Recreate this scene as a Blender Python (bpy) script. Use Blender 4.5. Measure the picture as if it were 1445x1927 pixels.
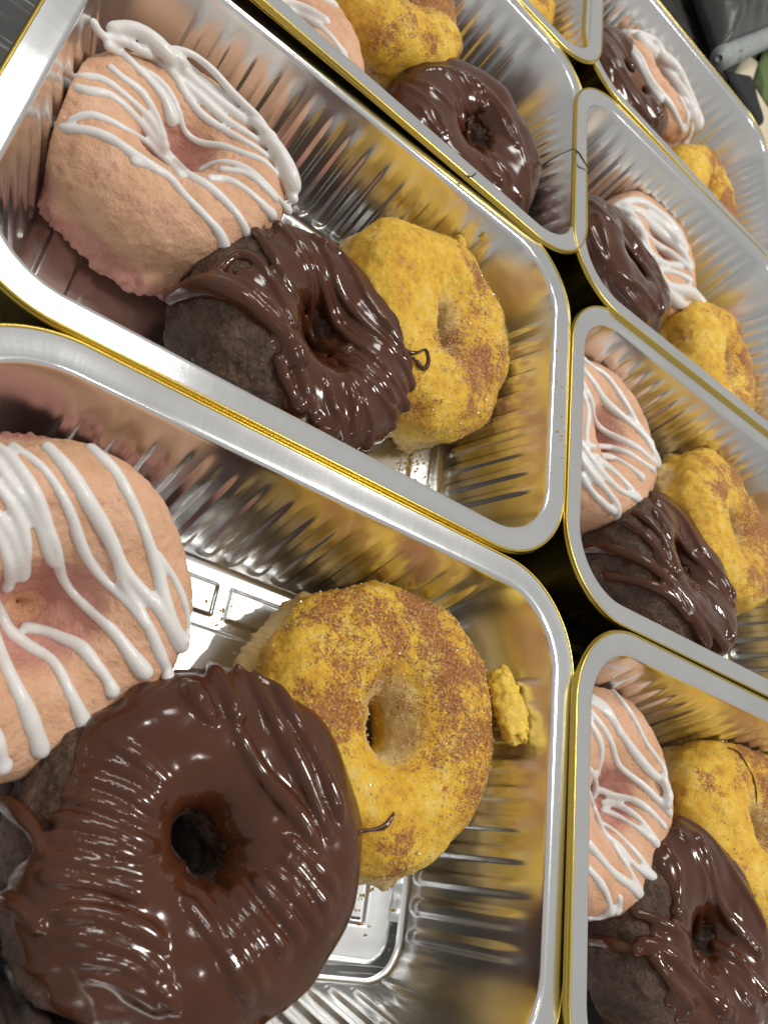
import bpy, bmesh, math, random
import numpy as np
from mathutils import Vector, Matrix, Euler
from mathutils.bvhtree import BVHTree

for o in list(bpy.data.objects):
    bpy.data.objects.remove(o, do_unlink=True)
scene = bpy.context.scene
COL = scene.collection
MM = 0.001
random.seed(5)

# ------------------------------------------------------------------ camera
CAM_LOC = np.array([-76.800, -166.313, 148.503])          # millimetres
CAM_ROT = Euler((0.37117487, -0.66093839, 0.17181503), 'XYZ')
F_PX, PW, PH = 1427.135, 1445.0, 1927.0
cam_d = bpy.data.cameras.new('camera')
cam = bpy.data.objects.new('camera', cam_d)
COL.objects.link(cam)
cam.location = CAM_LOC * MM
cam.rotation_euler = CAM_ROT
cam_d.sensor_fit = 'VERTICAL'
cam_d.sensor_height = 36.0
cam_d.sensor_width = 27.0
cam_d.lens = F_PX / PH * 36.0
cam_d.clip_start = 0.01
cam_d.clip_end = 20.0
cam_d.dof.use_dof = True
cam_d.dof.focus_distance = 0.225
cam_d.dof.aperture_fstop = 24.0
scene.camera = cam
CAM_R = np.array(CAM_ROT.to_matrix())

# ------------------------------------------------------------------ light
world = bpy.data.worlds.new('World')
scene.world = world
world.use_nodes = True
bg = world.node_tree.nodes['Background']
bg.inputs['Color'].default_value = (1.0, 0.98, 0.94, 1)
bg.inputs['Strength'].default_value = 0.41

def area(name, direction, dist, sx, sy, power, color, target=(60, -20, -20), shape='RECTANGLE'):
    l = bpy.data.lights.new(name, 'AREA')
    l.shape = shape
    l.size = sx
    l.size_y = sy
    l.energy = power
    l.color = color
    ob = bpy.data.objects.new(name, l)
    d = Vector(direction).normalized()
    t = Vector(target) * MM
    ob.location = t + d * dist
    ob.rotation_euler = d.to_track_quat('Z', 'Y').to_euler()
    COL.objects.link(ob)
    return ob

area('ceiling_panel_lamp', (-0.04, 0.62, 0.79), 1.5, 0.40, 0.20, 4.0, (1.0, 0.98, 0.95))
area('ceiling_spot_lamp', (0.40, 0.16, 0.90), 1.5, 0.18, 0.18, 10.0, (1.0, 0.965, 0.91), shape='DISK')
area('ceiling_downlight', (-0.35, 0.30, 0.95), 1.6, 0.10, 0.10, 1.8, (1.0, 0.97, 0.92), shape='DISK')
area('ceiling_downlight', (0.05, -0.28, 0.95), 1.7, 0.10, 0.10, 1.6, (1.0, 0.97, 0.92), shape='DISK')

vs = scene.view_settings
vs.view_transform = 'Standard'
vs.look = 'None'
vs.exposure = 0.12
vs.gamma = 1.0
vs.use_curve_mapping = False
scene.render.engine = 'CYCLES'
scene.cycles.max_bounces = 12
scene.cycles.glossy_bounces = 6
scene.cycles.diffuse_bounces = 4

# ------------------------------------------------------------------ noise
_rng = np.random.RandomState(11)
_perm = _rng.permutation(256)
_perm = np.concatenate([_perm, _perm, _perm])
_grad = _rng.normal(size=(256, 3))
_grad /= np.linalg.norm(_grad, axis=1)[:, None]

def noise(p):
    """gradient noise on an (N,3) array, about -1..1"""
    i = np.floor(p).astype(int)
    f = p - i
    w = f * f * f * (f * (f * 6 - 15) + 10)
    i &= 255
    out = 0
    for dx in (0, 1):
        for dy in (0, 1):
            for dz in (0, 1):
                h = _perm[_perm[_perm[(i[:, 0] + dx) & 255] + ((i[:, 1] + dy) & 255)] + ((i[:, 2] + dz) & 255)]
                g = _grad[h]
                v = (g * (f - np.array([dx, dy, dz]))).sum(1)
                out = out + v * (w[:, 0] if dx else 1 - w[:, 0]) * (w[:, 1] if dy else 1 - w[:, 1]) * (w[:, 2] if dz else 1 - w[:, 2])
    return out * 1.6

def fbm(p, oct=3):
    a, s, r = 1.0, 1.0, 0
    for k in range(oct):
        r = r + a * noise(p * s + 17.3 * k)
        a *= 0.5
        s *= 2.03
    return r

def sstep(a, b, x):
    t = np.clip((x - a) / (b - a), 0, 1)
    return t * t * (3 - 2 * t)

# ------------------------------------------------------------------ object helpers
def make_mesh(name, verts_mm, faces, smooth=True, uv=None):
    me = bpy.data.meshes.new(name)
    v = np.asarray(verts_mm, dtype=float) * MM
    me.from_pydata(v.tolist(), [], faces if isinstance(faces, list) else faces.tolist())
    if smooth:
        me.polygons.foreach_set('use_smooth', np.ones(len(me.polygons), dtype=bool))
    if uv is not None:
        lay = me.uv_layers.new(name='strip')
        li = np.empty(len(me.loops), dtype=np.int32)
        me.loops.foreach_get('vertex_index', li)
        lay.data.foreach_set('uv', np.asarray(uv)[li].astype(np.float32).ravel())
    me.update()
    return me

def obj(name, me, mat, parent=None):
    o = bpy.data.objects.new(name, me)
    if mat is not None and len(me.materials) == 0:
        me.materials.append(mat)
    COL.objects.link(o)
    if parent is not None:
        o.parent = parent
    return o

def thing(name, label, cat, loc_mm=(0, 0, 0), group=None):
    e = bpy.data.objects.new(name, None)
    e.empty_display_size = 0.01
    COL.objects.link(e)
    e.location = np.asarray(loc_mm, dtype=float) * MM
    tag(e, label, cat, group)
    return e

def tag(o, label, cat, group=None, kind=None):
    if label: o['label'] = label
    if cat: o['category'] = cat
    if group: o['group'] = group
    if kind: o['kind'] = kind
    return o

def grid_faces(nu, nv, wrap_u=True, wrap_v=True, flip=False):
    """vertex index = v*nu + u"""
    u = np.arange(nu if wrap_u else nu - 1)
    v = np.arange(nv if wrap_v else nv - 1)
    U, V = np.meshgrid(u, v)
    U = U.ravel(); V = V.ravel()
    U1 = (U + 1) % nu; V1 = (V + 1) % nv
    f = np.stack([V * nu + U, V * nu + U1, V1 * nu + U1, V1 * nu + U], 1)
    return f[:, ::-1] if flip else f

# ------------------------------------------------------------------ materials
class Mat:
    def __init__(self, name):
        self.m = bpy.data.materials.new(name)
        self.m.use_nodes = True
        self.t = self.m.node_tree
        self.b = self.t.nodes['Principled BSDF']
    def n(self, typ, **kw):
        nd = self.t.nodes.new(typ)
        for k, v in kw.items():
            if k.startswith('in_'):
                key = k[3:]
                nd.inputs[int(key) if key.isdigit() else key.replace('_', ' ')].default_value = v
            else:
                setattr(nd, k, v)
        return nd
    def l(self, a, b):
        self.t.links.new(a, b)
    def coord(self, scale=(1, 1, 1), which='Object'):
        tc = self.n('ShaderNodeTexCoord')
        mp = self.n('ShaderNodeMapping')
        mp.inputs['Scale'].default_value = scale
        self.l(tc.outputs[which], mp.inputs['Vector'])
        return mp.outputs['Vector']
    def noise(self, vec, scale, detail=4, rough=0.55, dist=0.0):
        nd = self.n('ShaderNodeTexNoise')
        nd.inputs['Scale'].default_value = scale
        nd.inputs['Detail'].default_value = detail
        nd.inputs['Roughness'].default_value = rough
        nd.inputs['Distortion'].default_value = dist
        self.l(vec, nd.inputs['Vector'])
        return nd.outputs['Fac']
    def ramp(self, fac, stops):
        r = self.n('ShaderNodeValToRGB')
        e = r.color_ramp.elements
        while len(e) < len(stops): e.new(0.5)
        for k, (p, c) in enumerate(stops):
            e[k].position = p
            e[k].color = (*c, 1) if len(c) == 3 else c
        self.l(fac, r.inputs['Fac'])
        return r.outputs['Color']
    def math(self, op, a, b=None, clamp=False):
        m = self.n('ShaderNodeMath', operation=op, use_clamp=clamp)
        for i, x in enumerate((a, b)):
            if x is None: continue
            if isinstance(x, (int, float)): m.inputs[i].default_value = x
            else: self.l(x, m.inputs[i])
        return m.outputs[0]
    def mix(self, fac, a, b):
        m = self.n('ShaderNodeMix', data_type='RGBA')
        for s, x in ((m.inputs['Factor'], fac), (m.inputs[6], a), (m.inputs[7], b)):
            if isinstance(x, (int, float)): s.default_value = x
            elif isinstance(x, tuple): s.default_value = (*x, 1)
            else: self.l(x, s)
        return m.outputs[2]
    def bump(self, h, dist, strength=1.0, prev=None):
        b = self.n('ShaderNodeBump')
        b.inputs['Distance'].default_value = dist
        b.inputs['Strength'].default_value = strength
        self.l(h, b.inputs['Height'])
        if prev is not None: self.l(prev, b.inputs['Normal'])
        return b.outputs['Normal']
    def set(self, **kw):
        for k, v in kw.items():
            s = self.b.inputs[k.replace('_', ' ')]
            if isinstance(v, (int, float)): s.default_value = v
            elif isinstance(v, tuple): s.default_value = (*v, 1) if len(v) == 3 and s.type == 'RGBA' else v
            else: self.l(v, s)
        return self

def mat_foil():
    M = Mat('aluminium_foil')
    uv = M.coord((1.0, 0.03, 1), 'UV')
    grain = M.noise(uv, 2.6, 3, 0.6)
    ob = M.coord((1, 1, 1))
    info = M.n('ShaderNodeObjectInfo')
    va = M.n('ShaderNodeVectorMath', operation='ADD')
    M.l(ob, va.inputs[0]); M.l(info.outputs['Random'], va.inputs[1])
    soft = M.noise(va.outputs[0], 32, 2)
    fine = M.noise(ob, 1500, 2)
    # the deep-drawn wall and floor are duller than the rolled flange; v of the strip map is the distance from the rim
    tc = M.n('ShaderNodeTexCoord'); sep = M.n('ShaderNodeSeparateXYZ')
    M.l(tc.outputs['UV'], sep.inputs[0])
    drawn = M.math('MULTIPLY', M.math('SUBTRACT', sep.outputs['Y'], 8.0), 0.2, clamp=True)
    n1 = M.bump(grain, 0.00003, 0.22)
    n2 = M.bump(soft, 0.0012, 0.26, n1)
    n3 = M.bump(fine, 0.00002, 0.35, n2)
    M.set(Base_Color=M.ramp(soft, [(0.3, (0.79, 0.80, 0.80)), (0.7, (0.86, 0.87, 0.87))]), Metallic=1.0,
          Roughness=M.math('ADD', M.math('MULTIPLY', grain, 0.07), M.math('ADD', M.math('MULTIPLY', drawn, 0.085), 0.125)), Normal=n3)
    return M.m

def mat_gold():
    M = Mat('gold_lacquered_foil')
    uv = M.coord((1, 1, 1), 'UV')
    w = M.n('ShaderNodeTexWave', wave_type='BANDS', bands_direction='X')
    w.inputs['Scale'].default_value = 0.33
    w.inputs['Distortion'].default_value = 0.6
    M.l(uv, w.inputs['Vector'])
    ob = M.coord((1, 1, 1))
    big = M.noise(ob, 60, 3)
    n1 = M.bump(w.outputs['Fac'], 0.00006, 0.12)
    n2 = M.bump(big, 0.0006, 0.3, n1)
    M.set(Base_Color=(0.62, 0.46, 0.10), Metallic=1.0, Roughness=0.27, Normal=n2)
    return M.m

def mat_pink():
    M = Mat('pink_cake')
    ob = M.coord((1, 1, 1))
    a = M.noise(ob, 85, 5, 0.6)
    g = M.noise(ob, 1000, 4, 0.7)
    pits = M.n('ShaderNodeTexVoronoi')
    pits.inputs['Scale'].default_value = 260
    pits.inputs['Randomness'].default_value = 1.0
    M.l(ob, pits.inputs['Vector'])
    at = M.n('ShaderNodeAttribute', attribute_name='crumb')
    skin = M.ramp(a, [(0.25, (0.57, 0.305, 0.165)), (0.5, (0.69, 0.40, 0.245)), (0.78, (0.76, 0.47, 0.33))])
    crumb = M.ramp(a, [(0.3, (0.42, 0.165, 0.125)), (0.55, (0.56, 0.265, 0.205)), (0.8, (0.68, 0.36, 0.29))])
    c = M.mix(at.outputs['Fac'], skin, crumb)
    spot = M.math('MULTIPLY', M.math('SUBTRACT', M.noise(ob, 460, 3, 0.6), 0.62), 9.0, clamp=True)
    c = M.mix(M.math('MULTIPLY', spot, 0.45), c, (0.33, 0.115, 0.06))
    c = M.mix(M.math('MULTIPLY', M.math('SUBTRACT', g, 0.58), 2.2, clamp=True), c, (0.80, 0.52, 0.36))
    pit = M.math('MINIMUM', pits.outputs['Distance'], 0.35)
    n1 = M.bump(M.noise(ob, 240, 5, 0.6), 0.0013, 0.5)
    n2 = M.bump(pit, 0.0007, 0.3, n1)
    n3 = M.bump(g, 0.0008, 0.75, n2)
    M.set(Base_Color=c, Roughness=0.55, Normal=n3, Subsurface_Weight=0.15, Subsurface_Radius=(0.003, 0.0014, 0.0008), Subsurface_Scale=0.4)
    M.b.inputs['Specular IOR Level'].default_value = 0.45
    return M.m

def mat_yellow():
    M = Mat('yellow_cake_with_cinnamon')
    ob = M.coord((1, 1, 1))
    info = M.n('ShaderNodeObjectInfo')
    va = M.n('ShaderNodeVectorMath', operation='ADD')
    M.l(ob, va.inputs[0])
    M.l(info.outputs['Random'], va.inputs[1])
    v = va.outputs[0]
    a = M.math('ADD', M.math('MULTIPLY', M.noise(v, 70, 4, 0.6), 0.5), M.math('MULTIPLY', M.noise(v, 260, 5, 0.65), 0.5))
    cake = M.ramp(a, [(0.34, (0.50, 0.215, 0.018)), (0.45, (0.78, 0.43, 0.028)), (0.54, (0.88, 0.55, 0.05)), (0.66, (0.90, 0.67, 0.20))])
    at = M.n('ShaderNodeAttribute', attribute_name='crumb')
    cake = M.mix(M.math('MULTIPLY', at.outputs['Fac'], 0.85), cake, M.ramp(a, [(0.36, (0.58, 0.37, 0.13)), (0.6, (0.84, 0.64, 0.32))]))
    dust = M.n('ShaderNodeAttribute', attribute_name='dust')
    patch = M.noise(v, 52, 4, 0.62)
    cover = M.math('ADD', M.math('MULTIPLY', dust.outputs['Fac'], 0.60), M.math('MULTIPLY', M.math('SUBTRACT', patch, 0.5), 3.2))
    sp = M.noise(v, 620, 6, 0.8)
    sp2 = M.noise(v, 1700, 3, 0.75)
    s = M.math('ADD', M.math('MULTIPLY', sp, 0.55), M.math('MULTIPLY', sp2, 0.45))
    th = M.math('SUBTRACT', 0.625, M.math('MULTIPLY', cover, 0.27))
    f = M.math('MULTIPLY', M.math('SUBTRACT', s, th), 15.0, clamp=True)
    cin = M.ramp(M.noise(v, 1100, 3, 0.7), [(0.34, (0.15, 0.036, 0.009)), (0.48, (0.31, 0.088, 0.021)), (0.6, (0.48, 0.18, 0.05)), (0.72, (0.74, 0.46, 0.24))])
    c = M.mix(M.math('MULTIPLY', f, 0.90), cake, cin)
    n1 = M.bump(M.noise(v, 260, 5, 0.62), 0.0016, 0.6)
    n2 = M.bump(sp, 0.0010, 0.6, n1)
    n3 = M.bump(sp2, 0.0006, 0.8, n2)
    M.set(Base_Color=c, Roughness=0.48, Normal=n3, Subsurface_Weight=0.12, Subsurface_Radius=(0.003, 0.0014, 0.0005), Subsurface_Scale=0.4)
    M.b.inputs['Specular IOR Level'].default_value = 0.5
    return M.m

def mat_choc_cake():
    M = Mat('chocolate_cake')
    ob = M.coord((1, 1, 1))
    a = M.noise(ob, 170, 6, 0.7)
    a = M.math('ADD', M.math('MULTIPLY', a, 0.6), M.math('MULTIPLY', M.noise(ob, 900, 4, 0.7), 0.4))
    c = M.ramp(a, [(0.36, (0.030, 0.014, 0.008)), (0.48, (0.085, 0.043, 0.026)), (0.62, (0.18, 0.10, 0.06)), (0.78, (0.34, 0.22, 0.13))])
    n1 = M.bump(M.noise(ob, 300, 6, 0.7), 0.0030, 0.9)
    n2 = M.bump(M.noise(ob, 1100, 3, 0.7), 0.0010, 0.8, n1)
    M.set(Base_Color=c, Roughness=0.5, Normal=n2)
    return M.m

def mat_choc():
    M = Mat('melted_chocolate')
    ob = M.coord((1, 1, 1))
    n1 = M.bump(M.noise(ob, 70, 2), 0.0008, 0.2)
    c = M.ramp(M.noise(ob, 60, 2), [(0.3, (0.060, 0.018, 0.0074)), (0.7, (0.080, 0.0255, 0.0108))])
    M.set(Base_Color=c, Roughness=M.math('ADD', M.math('MULTIPLY', M.noise(ob, 45, 3), 0.14), 0.08), Normal=n1, Coat_Weight=0.08, Coat_Roughness=0.10, Specular_IOR_Level=0.42, Subsurface_Weight=0.06,
          Subsurface_Radius=(0.002, 0.0008, 0.0004), Subsurface_Scale=0.4)
    return M.m

def mat_icing():
    M = Mat('white_icing')
    ob = M.coord((1, 1, 1))
    n1 = M.bump(M.noise(ob, 260, 3), 0.0006, 0.25)
    M.set(Base_Color=(0.70, 0.68, 0.655), Roughness=0.33, Normal=n1, Subsurface_Weight=0.5,
          Subsurface_Radius=(0.0028, 0.0020, 0.0016), Subsurface_Scale=0.5)
    return M.m

def mat_sugar():
    M = Mat('sugar_crystal')
    M.set(Base_Color=(0.86, 0.66, 0.42), Roughness=0.08, Transmission_Weight=0.4)
    M.b.inputs['IOR'].default_value = 1.5
    return M.m

def mat_table():
    M = Mat('scratched_dark_tabletop')
    ob = M.coord((1, 1, 1))
    def scratch(rot, sx, sy, th):
        tc = M.n('ShaderNodeTexCoord'); mp = M.n('ShaderNodeMapping')
        mp.inputs['Rotation'].default_value = (0, 0, rot)
        mp.inputs['Scale'].default_value = (sx, sy, 1)
        M.l(tc.outputs['Object'], mp.inputs['Vector'])
        f = M.noise(mp.outputs['Vector'], 1.0, 3, 0.6, 0.3)
        return M.math('MULTIPLY', M.math('SUBTRACT', f, th), 14.0, clamp=True)
    s = M.math('ADD', scratch(-0.25, 18, 500, 0.60), scratch(0.5, 22, 700, 0.64), clamp=True)
    base = M.ramp(M.noise(ob, 90, 4), [(0.3, (0.014, 0.014, 0.013)), (0.75, (0.05, 0.05, 0.047))])
    M.set(Base_Color=M.mix(s, base, (0.34, 0.33, 0.30)), Roughness=0.38, Normal=M.bump(s, 0.0002, 0.4))
    return M.m

def mat_plain(name, col, rough=0.6, nscale=200, nd=0.0004, var=0.25, metallic=0.0):
    M = Mat(name)
    ob = M.coord((1, 1, 1))
    f = M.noise(ob, nscale, 4)
    lo = tuple(c * (1 - var) for c in col)
    hi = tuple(min(1, c * (1 + var)) for c in col)
    M.set(Base_Color=M.ramp(f, [(0.3, lo), (0.7, hi)]), Roughness=rough, Metallic=metallic, Normal=M.bump(f, nd, 0.5))
    return M.m

FOIL, GOLD = mat_foil(), mat_gold()
PINK, YELLOW, CCAKE, CHOC, ICING, SUGAR = mat_pink(), mat_yellow(), mat_choc_cake(), mat_choc(), mat_icing(), mat_sugar()

# ------------------------------------------------------------------ table
FLOOR = -45.0
TABLE_Z = FLOOR - 1.2
n = 60
xs = np.linspace(-420, 900, n); ys = np.linspace(-420, 1100, n)
X, Y = np.meshgrid(xs, ys)
Vt = np.stack([X.ravel(), Y.ravel(), np.full(X.size, TABLE_Z)], 1)
tb = obj('tabletop', make_mesh('tabletop', Vt, grid_faces(n, n, False, False), False), mat_table())
tag(tb, 'dark scratched tabletop under the foil trays', 'table', kind='structure')

# ------------------------------------------------------------------ foil tray
HX, HY, RC = 87.77, 60.0, 22.5
NS_L, NS_S, NS_A = 190, 110, 40
def ring_params():
    """per sample: kind, straight coordinate (-1..1 on straights), corner signs, angle"""
    P = []
    for k in range(NS_L): P.append((0, -1 + 2 * k / NS_L))          # bottom side, x from - to +
    for k in range(NS_A): P.append((1, k / NS_A))
    for k in range(NS_S): P.append((2, -1 + 2 * k / NS_S))          # right side
    for k in range(NS_A): P.append((3, k / NS_A))
    for k in range(NS_L): P.append((4, -1 + 2 * k / NS_L))          # top side
    for k in range(NS_A): P.append((5, k / NS_A))
    for k in range(NS_S): P.append((6, -1 + 2 * k / NS_S))
    for k in range(NS_A): P.append((7, k / NS_A))
    return P
RP = ring_params()
RK = np.array([p[0] for p in RP]); RT = np.array([p[1] for p in RP])
NR = len(RP)
LX, LY = HX - RC, HY - RC
def ring(o):
    """xy, outward normal of the rounded rectangle grown by o"""
    hx, hy = HX + o, HY + o
    r = max(RC + o, 0.3)
    lx, ly = hx - r, hy - r
    xy = np.zeros((NR, 2)); nn = np.zeros((NR, 2))
    side = {0: ((0, -1), (1, 0)), 2: ((1, 0), (0, 1)), 4: ((0, 1), (-1, 0)), 6: ((-1, 0), (0, -1))}
    for k, (nv, tv) in side.items():
        m = RK == k
        half = lx if k in (0, 4) else ly
        off = hy if k in (0, 4) else hx
        xy[m] = np.outer(RT[m] * half, tv) + np.array(nv) * off
        nn[m] = nv
    for k, (cx, cy, a0) in {1: (1, -1, -90), 3: (1, 1, 0), 5: (-1, 1, 90), 7: (-1, -1, 180)}.items():
        m = RK == k
        a = np.radians(a0 + 90 * RT[m])
        d = np.stack([np.cos(a), np.sin(a)], 1)
        xy[m] = np.array([cx * lx, cy * ly]) + r * d
        nn[m] = d
    return xy, nn
_xy0, _ = ring(0.0)
SLEN = np.concatenate([[0], np.cumsum(np.linalg.norm(np.diff(_xy0, axis=0), axis=1))])
# along-straight coordinate in mm, nan on corners
STR = np.where(np.isin(RK, (0, 4)), RT * LX, np.where(np.isin(RK, (2, 6)), RT * LY, np.nan))
STRL = np.where(np.isin(RK, (0, 4)), LX, LY)
def rib(z):
    """inward rib height at ring height z (mm)"""
    p = 8.15
    s = np.nan_to_num(STR, nan=1e3)
    ph = np.abs(((s / p) % 1.0) - 0.5) * p          # 0 in the middle of a rib
    flat = 1 - sstep(1.5, 2.35, ph)
    ends = sstep(-3.0, -15.0, z + 0.15 * ph ** 2) * sstep(-42.6, -40.4, z - 0.2 * ph ** 2)
    ok = (np.abs(s) < STRL + 0.5)
    return 0.95 * flat * ends * ok
def corner_wrinkle(z, xy):
    m = np.isnan(STR)
    a = np.arctan2(xy[:, 1], xy[:, 0]) * 0 + SLEN
    w = noise(np.stack([SLEN * 0.33, np.full(NR, z * 0.045), np.full(NR, 3.3)], 1))
    edge = np.where(m, np.sin(np.pi * RT), 0)
    return np.clip(w - 0.05, 0, 1) * 1.1 * edge * sstep(-22, -36, z) * sstep(-44.5, -41, z)
def floor_h(o, xy):
    """stamped channel that follows the floor's edge, broken at the middle of the long sides"""
    h = 0.95 * sstep(-15.2, -16.4, o) * sstep(-25.6, -24.4, o)
    gap = sstep(1.6, 2.8, np.abs(xy[:, 0] + 2.5))
    gap = np.where(np.abs(xy[:, 1]) > HY + o - 2, gap, 1.0)
    h2 = 0.5 * sstep(-28.5, -29.3, o) * np.ones(NR)
    return h * gap + h2

def tray_profile():
    P = [(7.38, 0.20), (6.5, 0.13), (5.0, 0.07), (3.2, 0.03), (1.6, 0.0), (0.75, -0.06), (0.30, -0.25), (0.0, -0.62), (-0.18, -1.1)]
    for z in np.arange(-1.8, -42.4, -0.95):
        P.append((-0.18 - 9.3 * (-z - 1.1) / 41.3, z))
    P += [(-9.9, -43.2), (-10.4, -44.1), (-11.2, -44.75), (-12.2, -45.0), (-13.4, -45.0), (-14.6, -45.0)]
    for o in np.arange(-15.0, -30.1, -0.4): P.append((o, -45.0))
    P += [(-34, -45.0), (-40, -45.0), (-48, -45.0), (-55, -45.0), (-59.6, -45.0)]
    return P
TP = tray_profile()
def tray_surface(dn=0.0):
    V = []; UV = []
    arc = 0; last = None
    for (o, z) in TP:
        xy, nn = ring(o)
        q = xy.copy(); zz = np.full(NR, z)
        if z < -1.0 and o > -11:
            d = rib(z) + corner_wrinkle(z, xy)
            q = q - nn * d[:, None]
        if o <= -14.9:
            zz = zz + floor_h(o, xy)
        q = q + nn * dn * (1 if o > -11.5 else 0)
        if o <= -11.5 or o > 0.5: zz = zz - dn
        if last is not None: arc += math.hypot(o - last[0], z - last[1])
        last = (o, z)
        V.append(np.concatenate([q, zz[:, None]], 1))
        UV.append(np.stack([SLEN, np.full(NR, arc)], 1))
    return np.concatenate(V), np.concatenate(UV)
V, UV = tray_surface(0.0)
nP = len(TP)
me_in = make_mesh('tray_liner', V, grid_faces(NR, nP, True, False), True, UV)
V, UV = tray_surface(0.30)
me_out = make_mesh('tray_outside', V, grid_faces(NR, nP, True, False, True), True, UV)
# rolled gold hem: folded bead round the outside of the flange
hem = [(7.30, 0.42), (7.38, 0.66), (7.62, 0.80), (7.92, 0.76), (8.15, 0.52), (8.22, 0.30), (8.18, 0.10), (8.44, -0.1), (8.58, -0.50),
       (8.66, -0.95), (8.35, -1.35), (7.9, -1.5), (7.4, -1.3), (7.2, -0.8), (7.3, -0.2)]
V = []; UV = []
arc = 0
for k, (o, z) in enumerate(hem):
    xy, nn = ring(o)
    V.append(np.concatenate([xy, np.full((NR, 1), z - 0.25)], 1))
    UV.append(np.stack([SLEN, np.full(NR, k * 0.4)], 1))
me_hem = make_mesh('rolled_rim', np.concatenate(V), grid_faces(NR, len(hem), True, True), True, np.concatenate(UV))

# name: centre x, y, rotation, height, slope x, slope y   (mm / rad)
TRAYS = {
 'L2': (0, 0, 0, 0, 0, 0),
 'L1': (8.13, 133.2, 0.009, 1.9, -0.022, -0.016),
 'L3': (7.246, -137.046, -0.003, -1.0, 0, 0.006),
 'R0': (197.821, 272.609, -0.029, -0.6, 0, 0.007),
 'R1': (190.802, 129.666, 0.012, 1.4, 0.006, 0.002),
 'R2': (193.752, -5.43, -0.002, -0.38, 0.005, 0.005),
 'R3': (197.587, -143.846, -0.006, 0.996, -0.002, 0.0),
 'L0': (17.64, 269.8, -0.014, 0.6, 0.003, 0.010),
}
TLABEL = {
 'L2': 'whole foil tray in the upper left holding drizzled pink, chocolate and cinnamon doughnuts',
 'L1': 'foil tray at the top centre overlapping the tray in front, chocolate doughnut in its corner',
 'L3': 'foil tray at the lower left with a loose yellow crumb on its end wall',
 'R0': 'farthest foil tray at the top right, beside the dark pouch',
 'R1': 'second foil tray from the top in the right column, thickly iced doughnut inside',
 'R2': 'third foil tray from the top in the right column',
 'R3': 'foil tray in the lower right corner of the picture',
 'L0': 'foil tray at the very top centre showing only its rounded corner',
}
for k, (cx, cy, a, z, sx, sy) in TRAYS.items():
    t = thing('foil_tray', TLABEL[k], 'foil tray', (0, 0, 0), 'gold rimmed foil trays in two rows')
    t.location = Vector((cx, cy, z)) * MM
    t.rotation_euler = (sy, -sx, a)
    obj('liner', me_in, FOIL, t)
    obj('outside', me_out, GOLD, t)
    obj('rolled_rim', me_hem, GOLD, t)

# ------------------------------------------------------------------ picture ray helpers (to place drizzle on the cakes' surfaces)
def ray(px):
    v = CAM_R @ np.array([(px[0] - PW / 2) / F_PX, -(px[1] - PH / 2) / F_PX, -1.0])
    return v / np.linalg.norm(v)
def on_plane(px, z):
    v = ray(px)
    return CAM_LOC + v * ((z - CAM_LOC[2]) / v[2])

def catmull(pts, step):
    P = np.asarray(pts, float)
    P = np.concatenate([[2 * P[0] - P[1]], P, [2 * P[-1] - P[-2]]])
    out = []
    for i in range(1, len(P) - 2):
        n = max(2, int(np.linalg.norm(P[i + 1] - P[i]) / step))
        t = np.linspace(0, 1, n, endpoint=False)[:, None]
        out.append(0.5 * ((2 * P[i]) + (P[i + 1] - P[i - 1]) * t + (2 * P[i - 1] - 5 * P[i] + 4 * P[i + 1] - P[i + 2]) * t ** 2
                          + (-P[i - 1] + 3 * P[i] - 3 * P[i + 1] + P[i + 2]) * t ** 3))
    out.append(P[-2:-1])
    return np.concatenate(out)

def tube(path, rad, nseg=10):
    """closed tube with round caps; path (n,3) mm, rad (n,)"""
    path = np.asarray(path); n = len(path)
    tan = np.gradient(path, axis=0)
    tan /= np.linalg.norm(tan, axis=1)[:, None] + 1e-9
    up = np.array([0.13, 0.29, 0.95])
    # caps
    pre = [path[0] - tan[0] * rad[0] * s for s in (0.95, 0.6)]
    post = [path[-1] + tan[-1] * rad[-1] * s for s in (0.6, 0.95)]
    P = np.concatenate([pre, path, post])
    T = np.concatenate([[tan[0]] * 2, tan, [tan[-1]] * 2])
    R = np.concatenate([[rad[0] * 0.3, rad[0] * 0.8], rad, [rad[-1] * 0.8, rad[-1] * 0.3]])
    A = np.cross(T, up); A /= np.linalg.norm(A, axis=1)[:, None] + 1e-9
    B = np.cross(T, A)
    th = np.linspace(0, 2 * np.pi, nseg, endpoint=False)
    V = P[:, None] + R[:, None, None] * (np.cos(th)[None, :, None] * A[:, None] + np.sin(th)[None, :, None] * B[:, None])
    m = len(P)
    F = grid_faces(nseg, m, True, False).tolist()
    F.append(list(range(nseg)))
    F.append(list(range((m - 1) * nseg, m * nseg))[::-1])
    return V.reshape(-1, 3), F

def remesh_union(pieces, voxel, smooth=6, fac=0.5):
    """pieces: list of (verts, faces) closed shells in mm -> one welded mesh (mm)"""
    vs_, fs_, k = [], [], 0
    for v, f in pieces:
        vs_.append(v)
        fs_ += [[i + k for i in q] for q in f]
        k += len(v)
    me = bpy.data.meshes.new('tmp')
    me.from_pydata(np.concatenate(vs_).tolist(), [], fs_)
    o = bpy.data.objects.new('tmp', me)
    COL.objects.link(o)
    m = o.modifiers.new('r', 'REMESH'); m.mode = 'VOXEL'; m.voxel_size = voxel
    s = o.modifiers.new('s', 'SMOOTH'); s.factor = fac; s.iterations = smooth
    dg = bpy.context.evaluated_depsgraph_get()
    me2 = bpy.data.meshes.new_from_object(o.evaluated_get(dg))
    bpy.data.objects.remove(o, do_unlink=True)
    bpy.data.meshes.remove(me)
    return me2

# ------------------------------------------------------------------ doughnuts
RO = 38.0
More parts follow.
